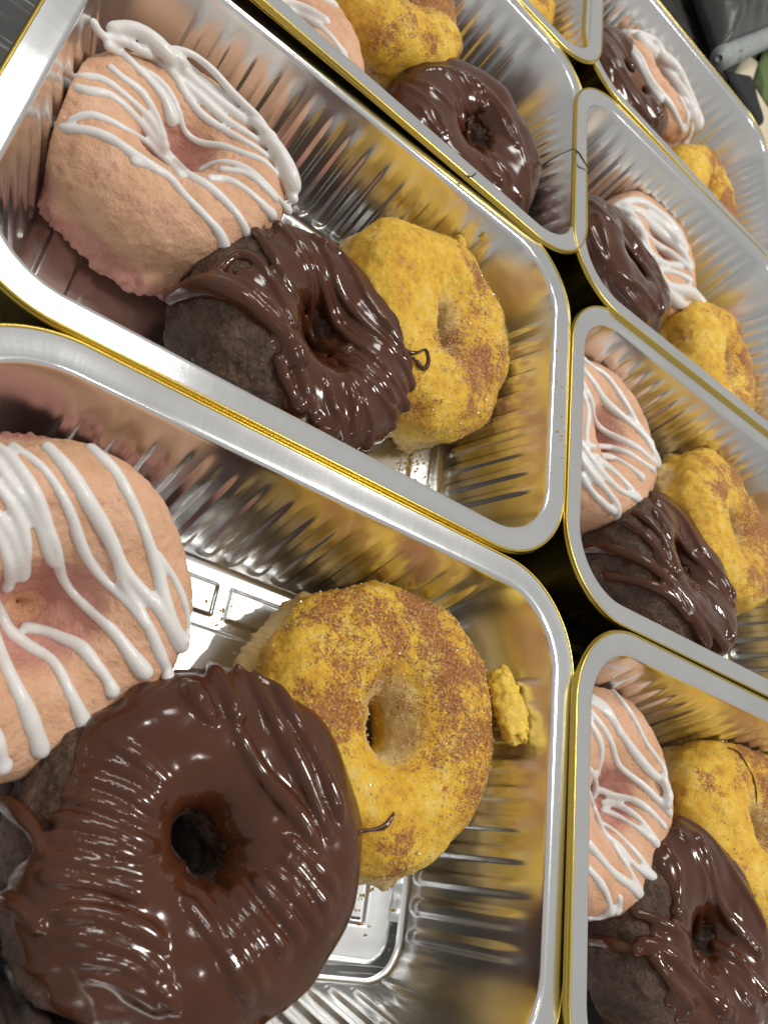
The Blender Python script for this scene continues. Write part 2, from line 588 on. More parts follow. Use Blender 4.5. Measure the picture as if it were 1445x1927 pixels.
# key: tray, x, y in the tray, z of centre, tilt x, tilt y, width scale, height scale, hole radius, seed, detail
D = {
 'P3': ('L3', -55.0, 16.0, -22.3, 0.26, -0.37, 0.945, 0.97, 9.5, 1, 2),
 'C3': ('L3', -5.0, -24.0, -24.8, -0.13, 0.03, 1.020, 1.15, 5.6, 2, 2),
 'Y3': ('L3', 41.0, 15.2, -26.0, -0.08, 0.03, 1.030, 1.05, 7.0, 3, 2),
 'P2': ('L2', -52.5, 13.0, -26.2, -0.10, 0.03, 0.925, 1.14, 7.0, 4, 2),
 'C2': ('L2', -0.5, -23.0, -24.0, 0.05, 0.08, 0.980, 1.25, 6.0, 5, 2),
 'Y2': ('L2', 44.5, 12.5, -22.8, 0.24, -0.09, 1.035, 1.05, 5.6, 6, 2),
 'P1': ('L1', -47.3, -34.0, -24.2, 0.03, 0.20, 0.990, 1.05, 8.0, 7, 1),
 'Y1': ('L1', -4.8, 30.0, -26.0, -0.02, 0.10, 0.965, 1.10, 7.0, 8, 1),
 'C1': ('L1', 43.2, -13.0, -26.0, -0.11, -0.05, 1.000, 1.05, 5.5, 9, 1),
 'Y4': ('L0', 44.0, -8.0, -26.0, 0.05, 0.02, 0.990, 1.05, 6.0, 22, 1),
 'C0': ('R0', -36.2, 2.4, -28.0, 0.01, 0.03, 0.990, 1.05, 7.0, 10, 1),
 'P0': ('R0', -9.0, 32.0, -24.0, -0.02, 0.14, 1.000, 1.00, 8.0, 11, 1),
 'Y0': ('R0', 39.0, -32.0, -25.0, 0.16, -0.12, 0.990, 1.05, 6.0, 12, 1),
 'C9': ('R1', -41.0, -9.0, -25.0, 0.10, 0.17, 0.980, 1.05, 7.0, 13, 1),
 'P9': ('R1', -4.0, 31.0, -29.0, 0.01, 0.01, 0.960, 1.05, 7.0, 14, 1),
 'Y9': ('R1', 49.5, -14.0, -27.2, 0.11, -0.03, 0.990, 1.05, 5.5, 15, 1),
 'P8': ('R2', -55.0, 21.7, -27.4, 0.02, 0.00, 0.990, 1.05, 8.0, 16, 1),
 'C8': ('R2', -8.8, -24.0, -23.5, 0.05, 0.20, 1.005, 1.05, 7.0, 17, 1),
 'Y8': ('R2', 36.0, 17.5, -25.2, 0.11, 0.07, 1.045, 1.05, 6.0, 18, 1),
 'P7': ('R3', -54.0, 19.2, -28.2, 0.04, -0.05, 0.990, 1.02, 8.0, 19, 1),
 'C7': ('R3', -9.5, -19.5, -24.0, -0.07, 0.10, 1.010, 1.05, 7.0, 20, 1),
 'Y7': ('R3', 35.0, 22.0, -23.0, -0.14, 0.20, 1.045, 1.00, 6.0, 21, 1),
}
DLABEL = {
 'P3': 'pink doughnut with separate white icing lines, cut by the left edge of the picture',
 'C3': 'large chocolate glazed doughnut in the lower left, nearest to the viewer',
 'Y3': 'cinnamon dusted yellow doughnut with open hole beside the loose crumb',
 'P2': 'whole pink doughnut with white icing lines in the upper left tray',
 'C2': 'chocolate doughnut with ropy glaze between the upper left pink and yellow doughnuts',
 'Y2': 'yellow doughnut with cinnamon on its right half touched by a chocolate curl',
 'P1': 'pink iced doughnut cut off by the top edge at the top centre',
 'Y1': 'yellow cinnamon doughnut cut by the top edge, behind a chocolate doughnut',
 'C1': 'glossy chocolate doughnut in the corner of the top centre tray',
 'Y4': 'brown edged cinnamon doughnut at the very top, cut by the picture edge',
 'C0': 'chocolate doughnut in the farthest tray at the top right',
 'P0': 'pink doughnut smothered in white icing in the farthest tray at top right',
 'Y0': 'yellow doughnut half hidden by the rim of the farthest tray at top right',
 'C9': 'chocolate doughnut in the second tray of the right column',
 'P9': 'pink doughnut under thick white icing in the second tray of the right column',
 'Y9': 'yellow doughnut touching the thickly iced one in the second tray of the right column',
 'P8': 'pink doughnut with white icing lines in the third tray of the right column',
 'C8': 'chocolate doughnut with bare dark side in the third tray of the right column',
 'Y8': 'sugary yellow doughnut in the third tray of the right column',
 'P7': 'pink doughnut with white icing lines in the lower right tray',
 'C7': 'chocolate doughnut with bare dark side in the lower right tray',
 'Y7': 'yellow doughnut with a dark crack line in the lower right tray',
}
SEAM = {'Y3': -0.22, 'Y2': -0.55, 'P2': -0.38, 'Y8': -0.3, 'Y7': -0.3}
HOLE = {'Y3': (0.32, 1.75), 'Y2': (0.55, 1.9), 'C3': (0.35, 2.3), 'C2': (0.3, 2.0), 'P2': (0.25, 0.6)}
def frame_of(k):
    tr, x, y, z, tx, ty, s, q, hole, seed, det = D[k]
    cx, cy, a = TRAYS[tr][:3]
    c = np.array([cx + x * math.cos(a) - y * math.sin(a), cy + x * math.sin(a) + y * math.cos(a), z])
    nn = np.array([tx, ty, 1.0]); nn /= np.linalg.norm(nn)
    A = np.cross(np.array([0, 1.0, 0]), nn); A /= np.linalg.norm(A)
    B = np.cross(nn, A)
    return c, np.stack([A, B, nn], 1)        # columns: local axes

def dims(k):
    s, q, hole = D[k][6], D[k][7], D[k][8]
    ro = RO * s
    return (ro + hole) / 2, (ro - hole) / 2, RO * 0.4 * q       # ring radius, half width, half height

def ring_pts(k, n=72):
    c, M = frame_of(k); R, rh, rz = dims(k)
    u = np.linspace(0, 2 * np.pi, n, endpoint=False)
    return c + (np.stack([R * np.cos(u), R * np.sin(u), 0 * u], 1) @ M.T)

def cake_verts(k, U, V, extra=0.0, rough=1.0):
    """points of the cake's surface at ring angle U, section angle V (arrays), world mm, plus helper fields"""
    c, M = frame_of(k); R, rh, rz = dims(k); seed = D[k][9]; kind = k[0]
    e = 0.86
    cv, sv = np.cos(V), np.sin(V)
    px = np.sign(cv) * np.abs(cv) ** e
    pz = np.sign(sv) * np.abs(sv) ** e
    el, phi = HOLE.get(k, (0.15, 0.5 * seed))
    hole_r = D[k][8] * (1 + el * np.cos(2 * (U - phi)))
    vv = V % (2 * np.pi)
    shrink = {'P': 1.3, 'Y': 0.35, 'C': 0.2}[kind]
    hole_r = hole_r * (1 - shrink * (sstep(2.55, 3.75, vv) if kind == 'P' else sstep(2.2, 3.7, vv)))
    rin = R - hole_r
    rad = R + np.where(px > 0, rh, rin) * px
    z = rz * pz
    nx, nz = cv, sv
    base = np.stack([np.cos(U) * rad, np.sin(U) * rad, z], 1)
    q = base / 10.0 + seed * 7.13
    lump = {'P': 1.0, 'Y': 1.7, 'C': 1.1}[kind]
    d = lump * (1.3 * noise(q * 0.42) + 0.75 * noise(q * 0.9 + 5))
    d = d + rough * {'P': 1.0, 'Y': 1.15, 'C': 1.9}[kind] * (0.42 * fbm(q * 2.0, 3) + 0.16 * noise(q * 6.5) + 0.10 * noise(q * 12.0))
    # ragged seam where the batter rose over the pan, low on the outside
    wob = 0.10 * noise(np.stack([np.cos(U) * 2.5 + seed, np.sin(U) * 2.5, 0 * U + 2], 1))
    sv0 = SEAM.get(k, -0.62)
    seam = np.exp(-((V - sv0 + wob) / 0.18) ** 2)
    amp = {'P': 3.4, 'Y': 2.6, 'C': 1.4}[kind]
    rag = 0.75 + 0.8 * noise(np.stack([np.cos(U) * 3 + seed, np.sin(U) * 3, 0 * U], 1)) + 0.5 * noise(np.stack([np.cos(U) * 8 + seed, np.sin(U) * 8, V * 4], 1)) + 0.45 * noise(np.stack([np.cos(U) * 21 + seed, np.sin(U) * 21, V * 9], 1))
    groove = np.exp(-((V - sv0 - 0.36 + wob) / 0.15) ** 2)
    d = d + rough * (seam * amp * np.clip(rag, -0.2, 1.6) - groove * 1.3 * (0.6 + 0.7 * noise(q * 0.7 + 9)))
    # torn holes inside
    pit = np.clip(noise(q * 3.1 + 31) - 0.45, 0, 1)
    d = d - rough * pit * 1.6 * np.where(nz < 0.55, 1.0, 0.25)
    d = d + extra
    P = base + np.stack([np.cos(U) * nx, np.sin(U) * nx, nz], 1) * d[:, None]
    P[:, 2] = np.maximum(P[:, 2], -rz * 0.86 + 0.3 * noise(q * 2))     # flat underside
    crumb = np.clip(sstep(sv0 + 0.42 + 3 * wob, sv0 + 0.16 + 3 * wob, V) * (V > -2.6) + sstep(2.2, 2.7, V) + pit * 1.5, 0, 1)
    W = c + P @ M.T
    return W, crumb

RINGS = {k: ring_pts(k) for k in D}
def push_apart(k, W, gap=0.0):
    """soft contact: flatten where a neighbour in the same tray presses in, and where tray walls or floor are"""
    tr = D[k][0]
    for j in D:
        if j == k or D[j][0] != tr: continue
        _, rh, rz = dims(j)
        r = 0.5 * (rh + rz) + gap
        _, rh2, rz2 = dims(k)
        Rg = RINGS[j]
        d2 = ((W[:, None, :] - Rg[None]) ** 2).sum(-1)
        i = d2.argmin(1)
        dist = np.sqrt(d2[np.arange(len(W)), i])
        # own depth: the flattened plane lies half way into the overlap
        m = dist < r
        if not m.any(): continue
        dirv = (W[m] - Rg[i[m]]) / (dist[m, None] + 1e-6)
        W[m] += dirv * ((r - dist[m]) * 0.55)[:, None]
    # tray wall / floor
    cx, cy, a, tz = TRAYS[tr][:4]
    ca, sa = math.cos(a), math.sin(a)
    q = W[:, :2] - np.array([cx, cy])
    L = np.stack([q[:, 0] * ca + q[:, 1] * sa, -q[:, 0] * sa + q[:, 1] * ca], 1)
    t = np.clip(-(W[:, 2] - tz) / 45, 0, 1)
    o = -9.9 * t - 1.6
    hx, hy, r = HX + o, HY + o, RC + o
    e = np.abs(L) - np.stack([hx - r, hy - r], 1)
    ln = np.linalg.norm(np.maximum(e, 0), axis=1)
    sd = ln + np.minimum(np.maximum(e[:, 0], e[:, 1]), 0) - r
    m = sd > 0
    if m.any():
        g = np.maximum(e, 0)
        g = g / (np.linalg.norm(g, axis=1)[:, None] + 1e-9) * np.sign(L)
        g[~((e > 0).any(1))] = 0
        L = L - g * np.where(m, sd, 0)[:, None]
        W[:, 0] = cx + L[:, 0] * ca - L[:, 1] * sa
        W[:, 1] = cy + L[:, 0] * sa + L[:, 1] * ca
    W[:, 2] = np.maximum(W[:, 2], FLOOR + tz + 0.25 + 0.95)
    return W

def make_cake(k):
    det = D[k][10]
    nu, nv = (370, 156) if det == 2 else (210, 92)
    u = np.linspace(0, 2 * np.pi, nu, endpoint=False)
    v = np.linspace(-np.pi, np.pi, nv, endpoint=False)
    Ug, Vg = np.meshgrid(u, v)
    W, crumb = cake_verts(k, Ug.ravel(), Vg.ravel())
    W = push_apart(k, W)
    F = grid_faces(nu, nv)
    return W, F, crumb, Ug.ravel(), Vg.ravel()

def base_point(k, W):
    c, _ = frame_of(k)
    return np.array([c[0], c[1], W[:, 2].min()])

def strand_paths(k, bvh, strands, lift, jitter_seed=0):
    """strands: list of (pixel points, radius mm [, thin start]) -> 3D paths lying on the cake"""
    out = []
    for s in strands:
        pts, r = s[0], s[1]
        px = catmull(pts, 4.0)
        P = []
        for p in px:
            v = ray(p)
            hit = bvh.ray_cast(Vector(CAM_LOC), Vector(v))
            if hit[0] is not None:
                h, nrm = np.array(hit[0]), np.array(hit[1])
                if nrm @ v > 0: nrm = -nrm
            else:
                c, _ = frame_of(k)
                t = (c - CAM_LOC) @ v
                near = bvh.find_nearest(Vector(CAM_LOC + v * t))
                near = bvh.find_nearest(Vector(CAM_LOC + v * ((np.array(near[0]) - CAM_LOC) @ v)))
                h0 = np.array(near[0]); on = CAM_LOC + v * ((h0 - CAM_LOC) @ v)
                nrm = on - h0; L = np.linalg.norm(nrm); nrm = nrm / (L + 1e-9)
                lim = 9.0 if k == 'P2' else 1.2 * r
                h = on if L < lim else h0 + nrm * lim
                nrm = nrm * 0.2
            P.append(h + nrm * lift * r)
        P = np.array(P)
        # drop the jumps over the hole into a smooth hang
        for _ in range(30 if k[0] == 'C' else 12):
            P[1:-1] = 0.5 * P[1:-1] + 0.25 * (P[:-2] + P[2:])
        n = len(P)
        t = np.linspace(0, 1, n)
        rr = r * (0.94 + 0.16 * np.sin(t * 9 + len(out) * 2.1 + jitter_seed) * (0.4 + 0.6 * t))
        if k == 'C3':
            rr = rr * (0.35 + 0.65 * sstep(0, 0.18, t) * sstep(1.0, 0.82, t))
        else:
            rr = rr * (1 + 0.28 * sstep(0.86, 1.0, t))
        out.append((P, rr))
    return out

def crop(ox, oy, s, strands):
    return [([(ox + x / s, oy + y / s) for x, y in pts], r) for pts, r in strands]

ICE = {}
ICE['P3'] = crop(0, 600, 2.007, [
 ([(345,490),(430,570),(500,690),(555,820),(590,930),(615,1030),(650,1140),(690,1225)], 1.75),
 ([(595,890),(640,950),(685,1040),(712,1140),(705,1215)], 1.25),
 ([(180,485),(260,570),(340,700),(410,820),(460,930),(530,1020),(600,1090),(645,1160),(685,1230)], 1.95),
 ([(450,920),(475,1010),(530,1100),(580,1200),(620,1300),(650,1370)], 1.55),
 ([(50,480),(150,550),(220,640),(270,740),(300,830),(330,900),(380,970),(440,1030),(500,1090),(560,1160)], 1.35),
 ([(-40,470),(20,500),(80,570),(140,670),(180,790),(215,880),(230,960),(270,1030),(350,1110),(430,1180),(490,1260),(548,1335)], 1.6),
 ([(-40,520),(0,560),(60,640),(120,720),(160,800),(185,890),(212,925)], 1.35),
 ([(-30,610),(0,640),(50,710),(90,800),(106,880),(92,965)], 1.4),
 ([(-40,700),(0,750),(50,830),(80,920),(84,970)], 1.35),
 ([(-40,790),(0,830),(25,900),(40,970),(30,1015)], 1.4),
 ([(100,1165),(180,1180),(250,1210),(310,1240),(350,1290),(400,1350),(428,1408)], 1.75),
 ([(-30,1060),(0,1100),(30,1170),(100,1230),(170,1270),(215,1310),(258,1395),(305,1490),(332,1555)], 1.7),
 ([(-40,1160),(0,1265),(50,1365),(110,1495),(158,1630)], 2.0),
 ([(-60,1500),(-20,1580),(15,1690)], 2.0),
 ([(-150,560),(-90,640),(-60,760),(-70,900)], 1.6),
 ([(-230,650),(-170,740),(-130,860),(-120,1000)], 1.6),
 ([(-200,1000),(-150,1140),(-120,1300),(-90,1460)], 1.7),
])
ICE['P2'] = crop(0, 0, 2.007, [
 ([(355,85),(378,128),(410,145),(455,152),(520,180),(600,225),(660,285),(710,370),(760,430),(830,480),(920,530),(1000,580),(1060,650),(1108,750)], 1.5),
 ([(430,110),(500,108),(580,150),(650,220),(720,290),(800,360),(880,420),(960,480),(1030,540),(1080,620),(1105,700)], 2.5),
 ([(560,150),(640,190),(720,260),(800,330),(880,395),(960,455),(1030,520)], 1.9),
 ([(500,170),(600,230),(680,300),(760,370),(850,450),(930,500),(1010,560),(1070,650)], 1.7),
 ([(410,172),(470,210),(530,270),(590,330),(630,390),(650,455)], 1.6),
 ([(530,260),(600,300),(650,360),(680,430),(700,500),(760,540),(840,550),(920,580),(1000,610),(1060,680),(1108,750)], 1.3),
 ([(420,255),(470,300),(530,340),(570,400),(600,450),(612,515)], 1.6),
 ([(262,300),(320,290),(390,300),(450,340),(510,390),(560,440),(600,510),(620,548)], 1.5),
 ([(262,325),(330,345),(400,352),(460,390),(520,450),(580,520),(640,590),(700,655),(780,700),(850,760),(910,830),(940,905)], 1.75),
 ([(193,445),(215,478),(280,488),(350,495),(430,530),(500,580),(560,620),(640,670),(700,740),(770,810),(830,880),(850,935)], 1.75),
 ([(270,455),(330,432),(400,450),(480,490),(560,540),(620,605),(680,660)], 1.35),
 ([(510,610),(570,630),(640,670)], 1.5),
 ([(760,642),(820,612),(890,620),(950,650),(1010,700),(1060,760),(1088,795)], 1.4),
 ([(795,675),(860,680),(920,710),(980,760),(1028,815)], 1.65),
 ([(840,640),(920,652),(980,690),(1040,750)], 1.4),
 ([(660,185),(720,200),(800,260),(870,340),(930,400),(990,460),(1040,550),(1080,640),(1110,725)], 1.35),
])
ICE['P7'] = crop(1040, 1180, 2.58, [
 ([(290,312),(340,370),(400,460),(450,560),(510,640),(560,720),(600,800),(602,855)], 1.55),
 ([(170,330),(200,350),(260,390),(310,480),(360,560),(420,640),(480,710),(540,760),(590,830)], 2.0),
 ([(170,360),(220,390),(270,430),(320,510)], 1.4),
 ([(180,410),(250,500),(290,580),(310,660),(360,710),(430,760),(490,820),(540,870),(562,900)], 1.6),
 ([(230,790),(300,820),(370,830),(430,860),(490,910),(540,968)], 1.6),
 ([(240,850),(310,860),(380,900),(440,950),(480,1000),(500,1050)], 1.5),
 ([(240,890),(320,920),(400,970),(470,1022)], 1.4),
 ([(250,960),(310,1000),(370,1060),(430,1130),(488,1205)], 1.4),
 ([(170,800),(220,940),(250,1010),(320,1060),(380,1140),(440,1190),(488,1215)], 1.6),
 ([(290,1050),(340,1130),(390,1210),(430,1290),(430,1355)], 1.3),
 ([(170,1050),(190,1070),(240,1130),(300,1200),(370,1250),(420,1310),(442,1355)], 1.8),
 ([(170,1170),(190,1190),(230,1240),(270,1310),(280,1378)], 1.6),
 ([(322,1310),(332,1350),(314,1378)], 1.5),
 ([(150,1405),(190,1412),(230,1410),(258,1395)], 1.5),
 ([(170,450),(200,500),(232,570),(232,650),(200,710)], 1.8),
 ([(170,690),(200,720),(212,780),(190,820)], 1.6),
 ([(90,420),(120,520),(130,620)], 1.6), ([(60,800),(90,900),(120,1020),(140,1120)], 1.6),
])
ICE['P8'] = crop(1020, 560, 2.753, [
 ([(200,310),(230,340),(280,370),(330,400),(370,460),(420,530),(460,600),(490,650),(530,700),(562,760)], 1.9),
 ([(200,360),(230,400),(270,450),(310,520),(360,570),(410,610),(470,660),(530,720),(570,790),(590,860)], 2.1),
 ([(190,420),(225,480),(260,550),(260,620),(300,680),(370,720),(440,750),(510,790),(560,840),(590,870)], 1.9),
 ([(260,770),(330,770),(400,790),(470,820),(530,860),(570,890)], 1.8),
 ([(270,820),(340,820),(410,850),(470,890),(510,930)], 1.8),
 ([(300,850),(360,890),(420,950),(470,1010),(500,1040)], 1.9),
 ([(190,740),(215,780),(250,830),(300,900),(360,960),(420,1010),(490,1040)], 2.0),
 ([(190,810),(210,850),(260,920),(310,970),(360,1030),(400,1090),(392,1130),(352,1172)], 2.0),
 ([(200,920),(225,960),(270,1020),(320,1070),(370,1110)], 1.7),
 ([(190,470),(228,540),(238,620),(225,700),(235,770)], 1.8),
 ([(100,400),(130,500),(140,640)], 1.7), ([(90,760),(120,860),(150,960)], 1.7),
])
ICE['P9'] = crop(1000, 0, 3.011, [
 ([(470,1180),(560,1135),(640,1150),(720,1210),(790,1280),(840,1350),(862,1420)], 3.0),
 ([(430,1190),(520,1190),(580,1240),(620,1310),(650,1390),(690,1470)], 2.6),
 ([(600,1190),(660,1260),(740,1330),(820,1390),(880,1470),(884,1520)], 2.4),
 ([(560,1250),(640,1330),(720,1400),(800,1450),(870,1510)], 2.4),
 ([(530,1290),(600,1370),(660,1440),(740,1490),(830,1510)], 2.4),
 ([(690,1530),(760,1530),(840,1550),(890,1590)], 1.9),
 ([(700,1550),(760,1620),(830,1640),(900,1650),(958,1722)], 3.4),
 ([(740,1620),(800,1690),(850,1735),(930,1735)], 3.2),
 ([(520,1170),(600,1200),(680,1230),(760,1290),(820,1360)], 2.8),
])
ICE['P0'] = crop(1000, 0, 3.011, [
 ([(470,205),(560,188),(640,208),(720,260),(790,340),(850,430),(890,520),(925,620),(935,700)], 3.4),
 ([(610,215),(700,310),(760,400),(820,480),(870,560),(905,640)], 4.2),
 ([(560,265),(620,330),(650,410),(690,480),(740,540),(790,600),(830,680),(855,740)], 2.2),
 ([(480,200),(540,260),(600,350),(660,470),(720,560)], 2.2),
 ([(860,560),(900,640),(902,720),(882,800),(872,830)], 2.0),
 ([(840,560),(880,650),(868,735)], 2.0),
])
ICE['P1'] = crop(480, 0, 2.331, [
 ([(20,-60),(90,-5),(180,20),(260,60),(310,95)], 1.9),
 ([(60,10),(110,40),(200,70),(280,120),(340,170),(390,240)], 1.9),
 ([(120,60),(190,110),(260,170),(330,220),(388,262)], 1.9),
 ([(60,-90),(160,-50),(260,-20),(330,10),(350,25)], 1.7),
 ([(20,-20),(120,10),(220,50),(290,100)], 1.6),
])
GLZ = {}
GLZ['C2'] = crop(300, 380, 1.806, [
 ([(60,330),(150,295),(230,305),(300,345),(360,405),(420,465),(450,530)], 3.2),
 ([(110,300),(200,270),(280,290),(350,350),(400,420)], 2.6),
 ([(190,255),(260,185),(320,200),(370,270),(410,340),(440,420)], 1.9),
 ([(330,110),(370,170),(400,240),(440,300),(470,370),(480,430)], 1.9),
 ([(400,80),(450,150),(490,220),(510,300),(510,400),(520,470),(560,510),(640,510)], 1.7),
 ([(430,100),(490,170),(540,260),(570,340),(600,420),(660,480),(730,530),(790,590),(820,640)], 1.9),
 ([(520,130),(570,200),(600,290),(650,370),(710,430),(770,490),(820,560),(840,620)], 1.9),
 ([(560,140),(620,200),(670,280),(720,360),(770,430),(810,500),(835,560)], 1.9),
 ([(450,530),(480,600),(500,680),(530,740)], 2.0), ([(400,540),(430,620),(470,690)], 2.0),
 ([(520,520),(580,560),(630,620),(660,690),(650,780)], 1.8), ([(545,545),(570,660),(610,740),(620,800)], 1.8),
 ([(600,540),(680,590),(740,660),(780,720)], 1.8), ([(640,600),(690,680),(710,760),(700,820)], 1.9),
 ([(680,560),(750,620),(790,690),(780,760)], 1.8), ([(730,540),(790,620),(830,690)], 1.8),
 ([(560,480),(640,530),(700,570)], 1.6),
])
GLZ['C3'] = crop(0, 1180, 2.007, [
 ([(790,160),(830,240),(870,330),(890,400)], 2.2), ([(895,150),(950,240),(1010,340),(1080,460),(1150,590),(1200,720),(1240,850)], 2.1),
 ([(960,175),(1040,270),(1110,380),(1180,500),(1240,640),(1280,780)], 2.0),
 ([(850,330),(900,430),(960,520),(1020,600),(1090,680),(1160,780),(1200,900)], 1.9), ([(700,225),(740,290),(800,370)], 2.3),
 ([(640,1010),(740,1110),(830,1220),(900,1330),(940,1430)], 1.8), ([(680,970),(790,1080),(880,1190),(960,1310),(1010,1400)], 1.7),
 ([(760,970),(850,1060),(940,1160),(1020,1270)], 1.6), ([(860,960),(930,1050),(1010,1150),(1080,1260)], 1.7),
 ([(940,930),(1020,1020),(1090,1110),(1150,1200)], 1.6), ([(990,890),(1080,980),(1150,1070),(1200,1150)], 1.7),
 ([(1040,840),(1120,920),(1190,1010),(1240,1090)], 1.6), ([(1060,780),(1150,870),(1220,950),(1270,1020)], 1.7),
 ([(380,430),(480,470),(570,540),(650,620)], 1.6), ([(330,490),(440,525),(540,590),(630,680)], 1.5),
 ([(290,560),(420,600),(530,660),(620,740)], 1.6), ([(240,640),(380,670),(500,720),(610,800)], 1.5),
 ([(180,720),(330,745),(470,790),(600,860)], 1.6), ([(150,790),(300,812),(450,850),(590,910)], 1.5),
 ([(130,860),(300,885),(450,915),(590,970)], 1.6), ([(120,930),(290,950),(440,985),(580,1030)], 1.6),
 ([(180,1070),(330,1075),(450,1105),(560,1160),(640,1240)], 1.9), ([(200,1150),(350,1165),(470,1200),(570,1270),(650,1370)], 1.8),
 ([(230,1225),(380,1240),(500,1280),(590,1350),(700,1450)], 1.7), ([(280,1280),(430,1320),(550,1380),(640,1460)], 1.6),
 ([(-20,640),(60,680),(140,760),(180,860)], 1.6), ([(-30,1030),(60,1030),(130,1090),(200,1150)], 1.6),
])
GLZ['C7'] = crop(1040, 1180, 2.58, [
 ([(620,950),(700,990),(780,1070),(840,1160),(900,1260),(960,1360),(1000,1450)], 2.0), ([(600,1000),(660,1060),(690,1150),(720,1230),(710,1330),(690,1450)], 2.0),
 ([(540,1080),(600,1180),(600,1280),(590,1390)], 1.9), ([(690,1030),(740,1150),(770,1270),(820,1380),(900,1480),(980,1580)], 2.2),
 ([(400,1390),(490,1420),(570,1460),(640,1530),(720,1640)], 2.2), ([(430,1530),(520,1560),(600,1640),(700,1750),(800,1850)], 2.6),
 ([(480,1600),(560,1720),(650,1840)], 2.2), ([(180,1520),(280,1535),(400,1570)], 2.2), ([(780,1550),(860,1600),(940,1680),(1000,1780)], 2.2),
 ([(800,1640),(880,1740),(950,1840)], 2.0), ([(700,1650),(780,1770),(850,1880)], 2.0),
])
GLZ['C8'] = crop(1020, 560, 2.753, [
 ([(540,1020),(600,1060),(680,1110),(740,1200),(800,1290),(860,1370),(920,1450),(960,1540)], 2.2), ([(480,1120),(560,1180),(620,1260),(650,1350),(680,1430)], 2.2),
 ([(580,1060),(640,1150),(690,1240),(750,1320),(830,1400),(900,1500),(970,1600)], 2.0), ([(430,1170),(520,1230),(590,1310),(640,1400)], 2.0),
 ([(220,1310),(330,1300),(440,1330),(540,1380),(640,1470),(720,1560),(780,1680),(830,1780)], 2.6),
 ([(330,1440),(440,1460),(560,1490),(660,1550),(740,1650)], 2.4), ([(680,1430),(770,1500),(850,1570),(930,1660),(950,1760)], 2.4),
 ([(720,1560),(800,1650),(880,1740),(920,1800)], 2.6),
])
GLZ['C9'] = crop(1000, 0, 3.011, [
 ([(330,1170),(400,1240),(470,1330),(550,1420),(630,1530),(690,1640),(710,1760)], 2.6), ([(360,1240),(410,1360),(430,1490),(500,1580),(600,1640),(680,1750)], 2.6),
 ([(320,1300),(370,1420),(450,1560),(540,1680),(620,1800)], 2.4), ([(420,1190),(520,1290),(620,1420),(690,1520),(730,1650)], 2.2),
])
GLZ['C0'] = crop(1000, 0, 3.011, [
 ([(410,190),(470,260),(530,350),(600,450),(670,560),(710,660)], 2.6), ([(420,270),(480,380),(550,480),(630,590),(690,700)], 2.4),
 ([(430,350),(500,470),(580,590),(660,690)], 2.4),
])
GLZ['C1'] = crop(480, 0, 2.331, [
 ([(600,415),(700,335),(800,312),(900,332),(990,390),(1070,480),(1130,580),(1170,700),(1190,820),(1170,930)], 2.0),
 ([(700,370),(780,400),(850,480),(890,560)], 1.9), ([(650,390),(740,440),(800,520),(830,600)], 1.9), ([(830,330),(890,420),(900,520)], 1.7),
 ([(900,340),(960,420),(990,470)], 1.8), ([(1000,420),(1070,510),(1100,600),(1140,650)], 1.9), ([(960,650),(1040,700),(1100,780),(1150,870)], 2.0),
 ([(930,540),(930,640),(990,720),(1060,800)], 2.0), ([(720,480),(770,550),(810,610)], 1.9),
])

def glaze_band(k, lo, hi, thick, bare=()):
    """closed band of chocolate over the top of the cake. lo/hi: section angles of its outer and inner edges"""
    nu, nt = 150, 26
    seed = D[k][9]
    u = np.linspace(0, 2 * np.pi, nu, endpoint=False)
    e = noise(np.stack([np.cos(u) * 2.2 + seed, np.sin(u) * 2.2, 0 * u + 4], 1))
    e2 = noise(np.stack([np.cos(u) * 7 + seed, np.sin(u) * 7, 0 * u + 8], 1))
    vlo = lo + 0.28 * e + 0.20 * e2
    for (a0, w, dv) in bare:
        da = np.abs((u - math.radians(a0) + np.pi) % (2 * np.pi) - np.pi)
        vlo = vlo + dv * (1 - sstep(math.radians(w) * 0.55, math.radians(w), da))
    vhi = hi + 0.22 * noise(np.stack([np.cos(u) * 3 + seed, np.sin(u) * 3, 0 * u + 1], 1))
    t = np.linspace(0, 1, nt)
    Vg = vlo[None] + (vhi - vlo)[None] * t[:, None]
    Ug = np.broadcast_to(u[None], Vg.shape)
    th = thick * np.minimum(1, 5 * np.minimum(t, 1 - t))[:, None] ** 0.5 * (1 + 0.35 * noise(np.stack([np.cos(Ug.ravel()) * 3, np.sin(Ug.ravel()) * 3, Vg.ravel() * 2 + seed], 1)).reshape(Vg.shape))
    Wo, _ = cake_verts(k, Ug.ravel(), Vg.ravel(), th.ravel(), rough=0.0)
    Wi, _ = cake_verts(k, Ug.ravel(), Vg.ravel(), -2.0, rough=0.0)
    Wo = push_apart(k, Wo, -0.8); Wi = push_apart(k, Wi, 1.2)
    n = nu * nt
    F = grid_faces(nu, nt, True, False).tolist() + [[i + n for i in q] for q in grid_faces(nu, nt, True, False, True).tolist()]
    for row, fl in ((0, False), (nt - 1, True)):
        for i in range(nu):
            a, b = row * nu + i, row * nu + (i + 1) % nu
            q = [b, a, a + n, b + n]
            F.append(q[::-1] if fl else q)
    return np.concatenate([Wo, Wi]), F

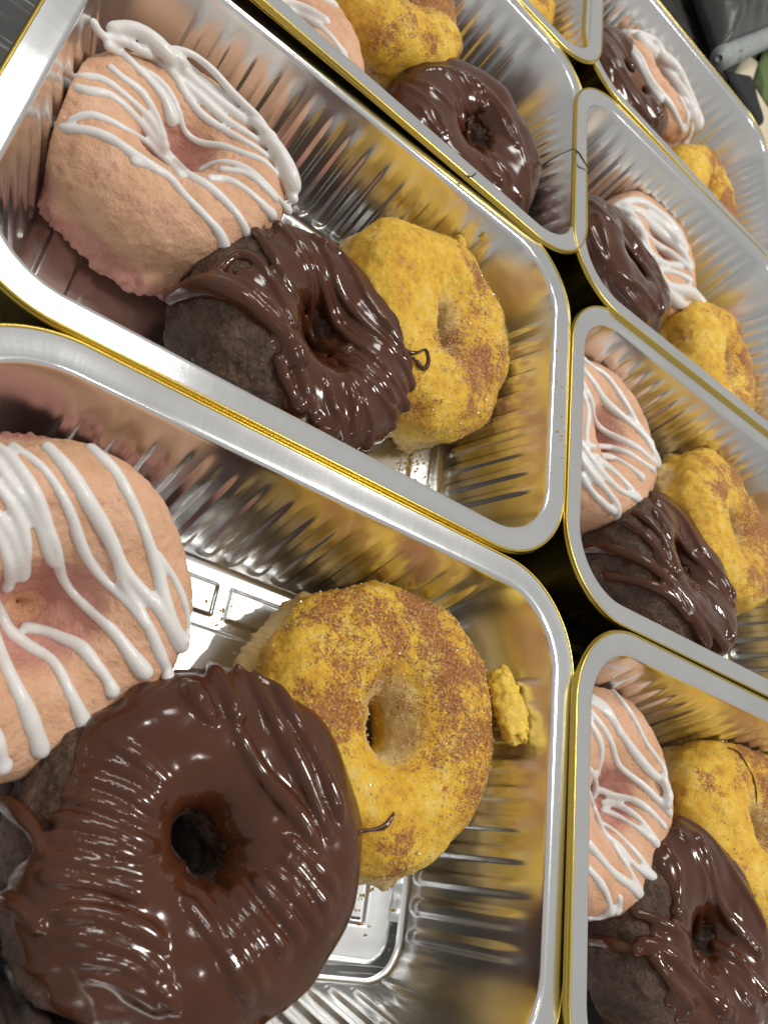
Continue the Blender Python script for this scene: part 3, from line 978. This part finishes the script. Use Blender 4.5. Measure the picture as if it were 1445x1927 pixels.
GLAZE = {   # outer edge, inner edge, thickness, bare patches (angle, width, shift)
 'C3': (0.0, 2.75, 1.7, [(225, 62, 0.55), (160, 40, 0.75), (112, 16, 0.5)]),
 'C2': (0.35, 2.6, 1.1, [(205, 75, 0.75), (150, 30, 0.3)]),
 'C1': (0.10, 2.5, 1.5, []),
 'C0': (-0.2, 2.6, 2.0, []),
 'C9': (-0.2, 2.6, 2.0, []),
 'C8': (0.30, 2.7, 1.4, [(215, 80, 0.75), (150, 50, 0.6)]),
 'C7': (0.30, 2.7, 1.4, [(215, 85, 0.75), (140, 45, 0.6)]),
}
GROUP = {'P': 'pink doughnuts with white icing', 'C': 'chocolate doughnuts', 'Y': 'yellow cinnamon doughnuts'}
NAME = {'P': 'pink_doughnut', 'C': 'chocolate_doughnut', 'Y': 'cinnamon_doughnut'}
CAKEMAT = {'P': PINK, 'C': CCAKE, 'Y': YELLOW}
BVH = {}
crystal_me = None
for k in D:
    kind = k[0]
    W, F, crumb, Ug, Vg = make_cake(k)
    base = base_point(k, W)
    t = thing(NAME[kind], DLABEL[k], 'doughnut', base, GROUP[kind])
    me = make_mesh('cake', W - base, F)
    at = me.attributes.new('crumb', 'FLOAT', 'POINT'); at.data.foreach_set('value', crumb.astype(np.float32))
    cake = obj('cake', me, CAKEMAT[kind], t)
    bvh = BVHTree.FromPolygons(W.tolist(), F.tolist())
    BVH[k] = bvh
    vox = 0.42 if D[k][10] == 2 else 0.6
    if kind == 'P':
        pcs = [tube(p, r * (1.0 if k in ('P9', 'P0') else 0.9)) for p, r in strand_paths(k, bvh, ICE[k], -0.15, D[k][9])]
        m2 = remesh_union(pcs, vox, 5)
        v = np.empty(len(m2.vertices) * 3); m2.vertices.foreach_get('co', v)
        m2.vertices.foreach_set('co', ((v.reshape(-1, 3) - base) * MM).ravel())
        m2.polygons.foreach_set('use_smooth', np.ones(len(m2.polygons), dtype=bool))
        m2.update()
        obj('icing', m2, ICING, t)
    if kind == 'C':
        Ws, _ = cake_verts(k, Ug, Vg, 0.0, rough=0.0)
        smooth_bvh = BVHTree.FromPolygons(push_apart(k, Ws).tolist(), F.tolist())
        pcs = [tube(p, r * (1.2 if k == 'C3' else 1.0)) for p, r in strand_paths(k, smooth_bvh, GLZ[k], 0.62 if k == 'C3' else 0.35, D[k][9])]
        lo, hi, th, bare = GLAZE[k]
        pcs.append(glaze_band(k, lo, hi, th, bare))
        m2 = remesh_union(pcs, vox, 9 if k == 'C3' else 11)
        v = np.empty(len(m2.vertices) * 3); m2.vertices.foreach_get('co', v)
        m2.vertices.foreach_set('co', ((v.reshape(-1, 3) - base) * MM).ravel())
        m2.polygons.foreach_set('use_smooth', np.ones(len(m2.polygons), dtype=bool))
        m2.update()
        obj('glaze', m2, CHOC, t)
    if kind == 'Y':
        # dusting lies on top, thicker on one side
        c, Mx = frame_of(k)
        topness = np.clip(np.sin(Vg), 0, 1)
        side = np.cos(Ug - {'Y3': 0.9, 'Y2': -0.3}.get(k, 0.3))
        dust = topness ** 0.6 * ((0.62 + 0.62 * side) if k == 'Y2' else (0.82 + 0.4 * side))
        ad = me.attributes.new('dust', 'FLOAT', 'POINT'); ad.data.foreach_set('value', np.clip(dust, 0, 1.2).astype(np.float32))
        # sugar grains stuck to the top
        rs = np.random.RandomState(D[k][9])
        ng = 1500 if D[k][10] == 2 else 700
        pr = np.clip(dust, 0.03, None); pr = pr / pr.sum()
        idx = rs.choice(len(W), ng, p=pr)
        cv = np.array([(x, y, z) for x in (-1, 1) for y in (-1, 1) for z in (-1, 1)], float)
        cf = [[0, 1, 3, 2], [4, 6, 7, 5], [0, 4, 5, 1], [2, 3, 7, 6], [0, 2, 6, 4], [1, 5, 7, 3]]
        gv, gf = [], []
        for q_, i in enumerate(idx):
            R_ = np.array(Euler(rs.rand(3) * 6.28).to_matrix())
            s_ = rs.uniform(0.10, 0.24)
            gv.append((W[i] + rs.normal(size=3) * 0.25) + (cv * s_ * rs.uniform(0.7, 1.3, 3)) @ R_.T)
            gf += [[a + 8 * q_ for a in f] for f in cf]
        sg = obj('sugar_grains', make_mesh('sugar_grains', np.concatenate(gv) - base, gf, False), SUGAR, t)
        sg['kind'] = 'stuff'

# ------------------------------------------------------------------ chocolate threads and crumbs
def thread(name, label, pts3, r):
    P = catmull(pts3, 0.6)
    rr = r * (1 + 0.35 * np.sin(np.linspace(0, 11, len(P))))
    V, F = tube(P, rr, 8)
    b = P[0].copy()
    o = obj(name, make_mesh(name, V - b, F), CHOC)
    o.location = b * MM
    return tag(o, label, 'chocolate thread', 'stray chocolate threads')
def on_cake(k, px, lift=0.3):
    h = BVH[k].ray_cast(Vector(CAM_LOC), Vector(ray(px)))
    if h[0] is None:
        v = ray(px); c, _ = frame_of(k)
        return np.array(BVH[k].find_nearest(Vector(CAM_LOC + v * ((c - CAM_LOC) @ v)))[0])
    return np.array(h[0]) - ray(px) * lift

thread('chocolate_thread', 'thin chocolate line on the cinnamon doughnut beside the nearest chocolate doughnut',
       [on_cake('Y3', (420 + x / 2.125, 1050 + y / 2.125)) for x, y in ((500, 1098), (545, 1092), (600, 1086), (640, 1075), (665, 1050), (682, 1022))], 0.62)
thread('chocolate_thread', 'chocolate curl hooked over the yellow doughnut in the upper left tray',
       [on_cake('Y2', (300 + x / 1.806, 380 + y / 1.806), 0.9) for x, y in ((800, 470), (840, 508), (875, 512), (905, 502), (914, 535), (905, 565), (888, 560), (868, 535), (840, 520))], 0.6)
pts = [on_plane((1000 + x / 3.011, y / 3.011), z) for x, y, z in ((25, 965, -14), (80, 925, -9), (130, 892, -5), (190, 862, -1), (236, 845, 1.6), (262, 862, 1.8), (295, 912, 2.6), (327, 968, 0.9))]
thread('chocolate_thread', 'fine chocolate thread draped over the touching rims at top centre', pts, 0.32)
pts = [on_plane((480 + x / 2.331, y / 2.331), z) for x, y, z in ((922, 768, 3.1), (940, 775, 3.1), (958, 768, 3.0), (970, 758, 3.0))]
thread('chocolate_thread', 'tiny chocolate smear on the flange in front of the top centre chocolate doughnut', pts, 0.28)
thread('chocolate_thread', 'dark thread running along the crest of the lower right yellow doughnut',
       [on_cake('Y7', (1040 + x / 2.58, 1180 + y / 2.58)) for x, y in ((850, 585), (900, 610), (940, 670), (970, 730), (985, 800), (988, 860))], 0.3)

CRUMB = mat_plain('yellow_crumb', (0.74, 0.49, 0.06), 0.6, 500, 0.0012, 0.22)
def crumb_piece(name, label, p0, p1, width, seed, group=None):
    p0, p1 = np.array(p0), np.array(p1)
    ax = p1 - p0; L = np.linalg.norm(ax); ax /= L
    nu, nv = 40, 56
    u = np.linspace(0, 2 * np.pi, nu, endpoint=False); v = np.linspace(0.02, np.pi - 0.02, nv)
    Ug, Vg = np.meshgrid(u, v); Ug = Ug.ravel(); Vg = Vg.ravel()
    B = np.cross(ax, [0, 0, 1.0]); B /= np.linalg.norm(B); C_ = np.cross(B, ax)
    rr = width * np.sin(Vg) ** 0.6
    P = np.outer(-np.cos(Vg) * L / 2, ax) + (np.outer(rr * np.cos(Ug), B) + np.outer(rr * 0.8 * np.sin(Ug), C_))
    q = P / width
    P = P * (1 + 0.16 * noise(q * 0.7 + seed) + 0.16 * noise(q * 2.6 + seed) + 0.07 * noise(q * 6 + seed))[:, None]
    c = (p0 + p1) / 2
    me = make_mesh(name, P, grid_faces(nu, nv, True, False).tolist() + [list(range(nu)), list(range((nv - 1) * nu, nv * nu))[::-1]])
    at = me.attributes.new('crumb', 'FLOAT', 'POINT'); at.data.foreach_set('value', np.full(len(P), 0.05, dtype=np.float32))
    o = obj(name, me, CRUMB)
    o.location = c * MM
    return tag(o, label, 'crumb', group)
def on_wall(px, tr, side, inset):
    """point on the line of sight that lies `inset` mm inside the tray's right ('x') or far ('y') wall"""
    cx, cy = TRAYS[tr][:2]
    lo, hi = -44.0, 2.0
    for _ in range(40):
        z = (lo + hi) / 2
        p = on_plane(px, z)
        over = (p[0] - cx - HX if side == 'x' else p[1] - cy - HY) + 9.9 * (-z / 45) + inset
        if over > 0: lo = z
        else: hi = z
    return on_plane(px, z)
crumb_piece('doughnut_crumb', 'long ragged yellow crumb leaning on the end wall of the lower left tray',
            on_wall((936, 1262), 'L3', 'x', 5.0), on_wall((974, 1400), 'L3', 'x', 5.0), 5.4, 3.0)
crumb_piece('doughnut_crumb', 'small yellow crumb behind the upper left yellow doughnut', on_wall((860, 446), 'L2', 'y', 3.5), on_wall((874, 466), 'L2', 'y', 3.5), 2.2, 8.0)
crumb_piece('doughnut_crumb', 'tiny pale crumb stuck on the ribbed wall behind the upper left yellow doughnut', on_wall((903, 452), 'L2', 'y', 1.6), on_wall((915, 443), 'L2', 'y', 1.6), 0.9, 5.0)

# ------------------------------------------------------------------ things beyond the far tray
def slab(name, outline, z0, z1, mat, wrinkle=0.0, seed=0.0, parent=None, n=26):
    """pillow-like slab on a quad outline (4 corners, mm)"""
    o = np.array(outline, float)
    s = np.linspace(0, 1, n)
    A, B = np.meshgrid(s, s)
    A = A.ravel()[:, None]; B = B.ravel()[:, None]
    P = (1 - B) * ((1 - A) * o[0] + A * o[1]) + B * ((1 - A) * o[3] + A * o[2])
    edge = np.minimum.reduce([A, 1 - A, B, 1 - B]).ravel()
    prof = np.clip(edge * 9, 0, 1) ** 0.5
    q = np.concatenate([P / 30 + seed, np.zeros((len(P), 1))], 1)
    zt = z0 + (z1 - z0) * (0.25 + 0.75 * prof) + wrinkle * fbm(q, 3) * prof
    top = np.concatenate([P, zt[:, None]], 1)
    bot = np.concatenate([P, np.full((len(P), 1), z0)], 1)
    F = grid_faces(n, n, False, False).tolist() + [[i + n * n for i in f] for f in grid_faces(n, n, False, False, True).tolist()]
    rim = [i for i in range(n)] + [i * n + n - 1 for i in range(1, n)] + [n * (n - 1) + i for i in range(n - 2, -1, -1)] + [i * n for i in range(n - 2, 0, -1)]
    for a, b in zip(rim, rim[1:] + rim[:1]): F.append([b, a, a + n * n, b + n * n])
    V = np.concatenate([top, bot])
    c = np.array([*o.mean(0), z0]) if parent is None else np.zeros(3)
    ob_ = obj(name, make_mesh(name, V - c, F), mat, parent)
    if parent is None: ob_.location = c * MM
    return ob_

Z = TABLE_Z
def tp(px, z=Z): return on_plane(px, z)[:2]
board = slab('beige_board', [tp((1365, 165)), tp((1450, 340)), tp((1600, 260)), tp((1400, 100))], Z + 0.2, Z + 3, mat_plain('beige_wood', (0.62, 0.54, 0.38), 0.6, 300, 0.0002, 0.08))
tag(board, 'pale beige board edge at the right, below the green cloth', 'board')
cloth = slab('green_cloth', [tp((1408, 160)), tp((1452, 228)), tp((1620, 150)), tp((1440, 60))], Z + 3.3, Z + 8, None, 2.0, 4.0)
Mg = Mat('green_striped_cloth')
w = Mg.n('ShaderNodeTexWave'); w.inputs['Scale'].default_value = 9.0; w.inputs['Distortion'].default_value = 2.5
Mg.l(Mg.coord((1, 1, 1)), w.inputs['Vector'])
Mg.set(Base_Color=Mg.ramp(w.outputs['Fac'], [(0.3, (0.035, 0.06, 0.012)), (0.6, (0.10, 0.15, 0.045))]), Roughness=0.8)
cloth.data.materials.append(Mg.m)
tag(cloth, 'folded green striped cloth at the right edge near the top', 'cloth')
navy = slab('navy_strap', [tp((1352, 140)), tp((1414, 245)), tp((1424, 240)), tp((1400, 150))], Z + 3.4, Z + 8, mat_plain('navy_fabric', (0.006, 0.007, 0.011), 0.8, 400, 0.0003), 0.8, 2.0)
tag(navy, 'dark navy strap curling behind the corner of the farthest tray', 'strap')
# pouch: dark plastic bag with a pale printed hem
pz = Z + 8.5
c0, c1 = tp((1345, 118), pz), tp((1480, 58), pz)
back = np.array([-120.0, 250.0])
pt = thing('plastic_pouch', 'dark grey plastic pouch with pale printed hem in the top right corner', 'pouch', (*c0, pz))
def rel(p): return (np.array(p) - c0)
body = slab('body', [rel(c0 + np.array([-4, 4.0])), rel(c1 + np.array([-4, 4.0])), rel(c1 + back), rel(c0 + back)], 0, 30, mat_plain('dark_plastic', (0.035, 0.036, 0.034), 0.35, 60, 0.002), 7.0, 1.0, pt, 50)
bar_m = mat_plain('pale_plastic', (0.27, 0.295, 0.29), 0.45, 80, 0.0006, 0.12)
L_ = c1 - c0; Ln = np.linalg.norm(L_)
path = np.array([[*(L_ * t), 6.0] for t in np.linspace(0, 1, 24)])
V, F = tube(path, np.full(24, 9.5), 20)
obj('hem', make_mesh('hem', V, F), bar_m, pt)
ink = mat_plain('dark_print', (0.02, 0.02, 0.02), 0.6, 200, 0.0001)
dirL = L_ / Ln
nv = np.array([dirL[1], -dirL[0]])
for (t0, t1, h0, h1) in ((14, 15.5, -2.5, 4.5), (17, 21, 3.2, 4.4), (17, 18.3, -2, 3), (20.5, 22, -2.4, 2.6), (24, 28, -2.4, -1.2), (24, 25.4, -1, 3.4), (27.5, 28.8, 0, 4.0), (46, 47.4, -2, 4), (50, 51.2, -2, 4), (54, 55.2, -2, 4)):
    vv = []
    for t_, h_ in ((t0, h0), (t1, h0), (t1, h1), (t0, h1)):
        # lies on the bar's camera side, following its round
        a_ = 0.75 + h_ / 8.0
        for rr_ in (9.6, 9.1):
            p_ = dirL * t_ + nv * (rr_ * math.cos(a_))
            vv.append((p_[0], p_[1], 6.0 + rr_ * math.sin(a_)))
    obj('printed_mark', make_mesh('printed_mark', vv, [[0, 2, 4, 6], [1, 7, 5, 3], [0, 1, 3, 2], [2, 3, 5, 4], [4, 5, 7, 6], [6, 7, 1, 0]], False), ink, pt)

# ------------------------------------------------------------------ loose crumbs and sugar fallen from the yellow cakes
rs = np.random.RandomState(4)
cvb = np.array([(x, y, z) for x in (-1, 1) for y in (-1, 1) for z in (-1, 1)], float)
cfb = [[0, 1, 3, 2], [4, 6, 7, 5], [0, 4, 5, 1], [2, 3, 7, 6], [0, 2, 6, 4], [1, 5, 7, 3]]
gv, gf = [], []
def grain(p, s_):
    R_ = np.array(Euler(rs.rand(3) * 6.28).to_matrix())
    gf.extend([[a + 8 * len(gv) for a in f] for f in cfb])
    gv.append(np.asarray(p) + (cvb * s_ * rs.uniform(0.5, 1.4, (8, 1))) @ R_.T)
for tr, x0, y0, n_ in (('L2', 62, -22, 70), ('L2', 70, 5, 30), ('L3', 60, -22, 45), ('L3', 72, 0, 30), ('L3', -2, 38, 25), ('R2', 40, -30, 30)):
    cx, cy, a_, tz = TRAYS[tr][:4]
    for _ in range(n_):
        x = x0 + rs.normal() * 6; y = y0 + rs.normal() * 8
        if abs(x) > 74 or abs(y) > 46: continue
        grain((cx + x, cy + y, FLOOR + tz + 0.35 + (0.9 if abs(x) > 62 or abs(y) > 34 else 0.4)), rs.uniform(0.12, 0.42))
for _ in range(12):      # a few on the flange at the end of the upper left tray
    grain((HX + rs.uniform(0.8, 6.5), rs.uniform(-35, 25), 0.35), rs.uniform(0.10, 0.30))
sg = obj('loose_sugar_and_crumbs', make_mesh('loose_sugar_and_crumbs', np.concatenate(gv), gf, False), YELLOW)
me_ = sg.data
at = me_.attributes.new('crumb', 'FLOAT', 'POINT'); at.data.foreach_set('value', np.full(len(me_.vertices), 0.7, dtype=np.float32))
tag(sg, 'fine sugar and crumbs scattered on the tray floors', 'crumbs', kind='stuff')
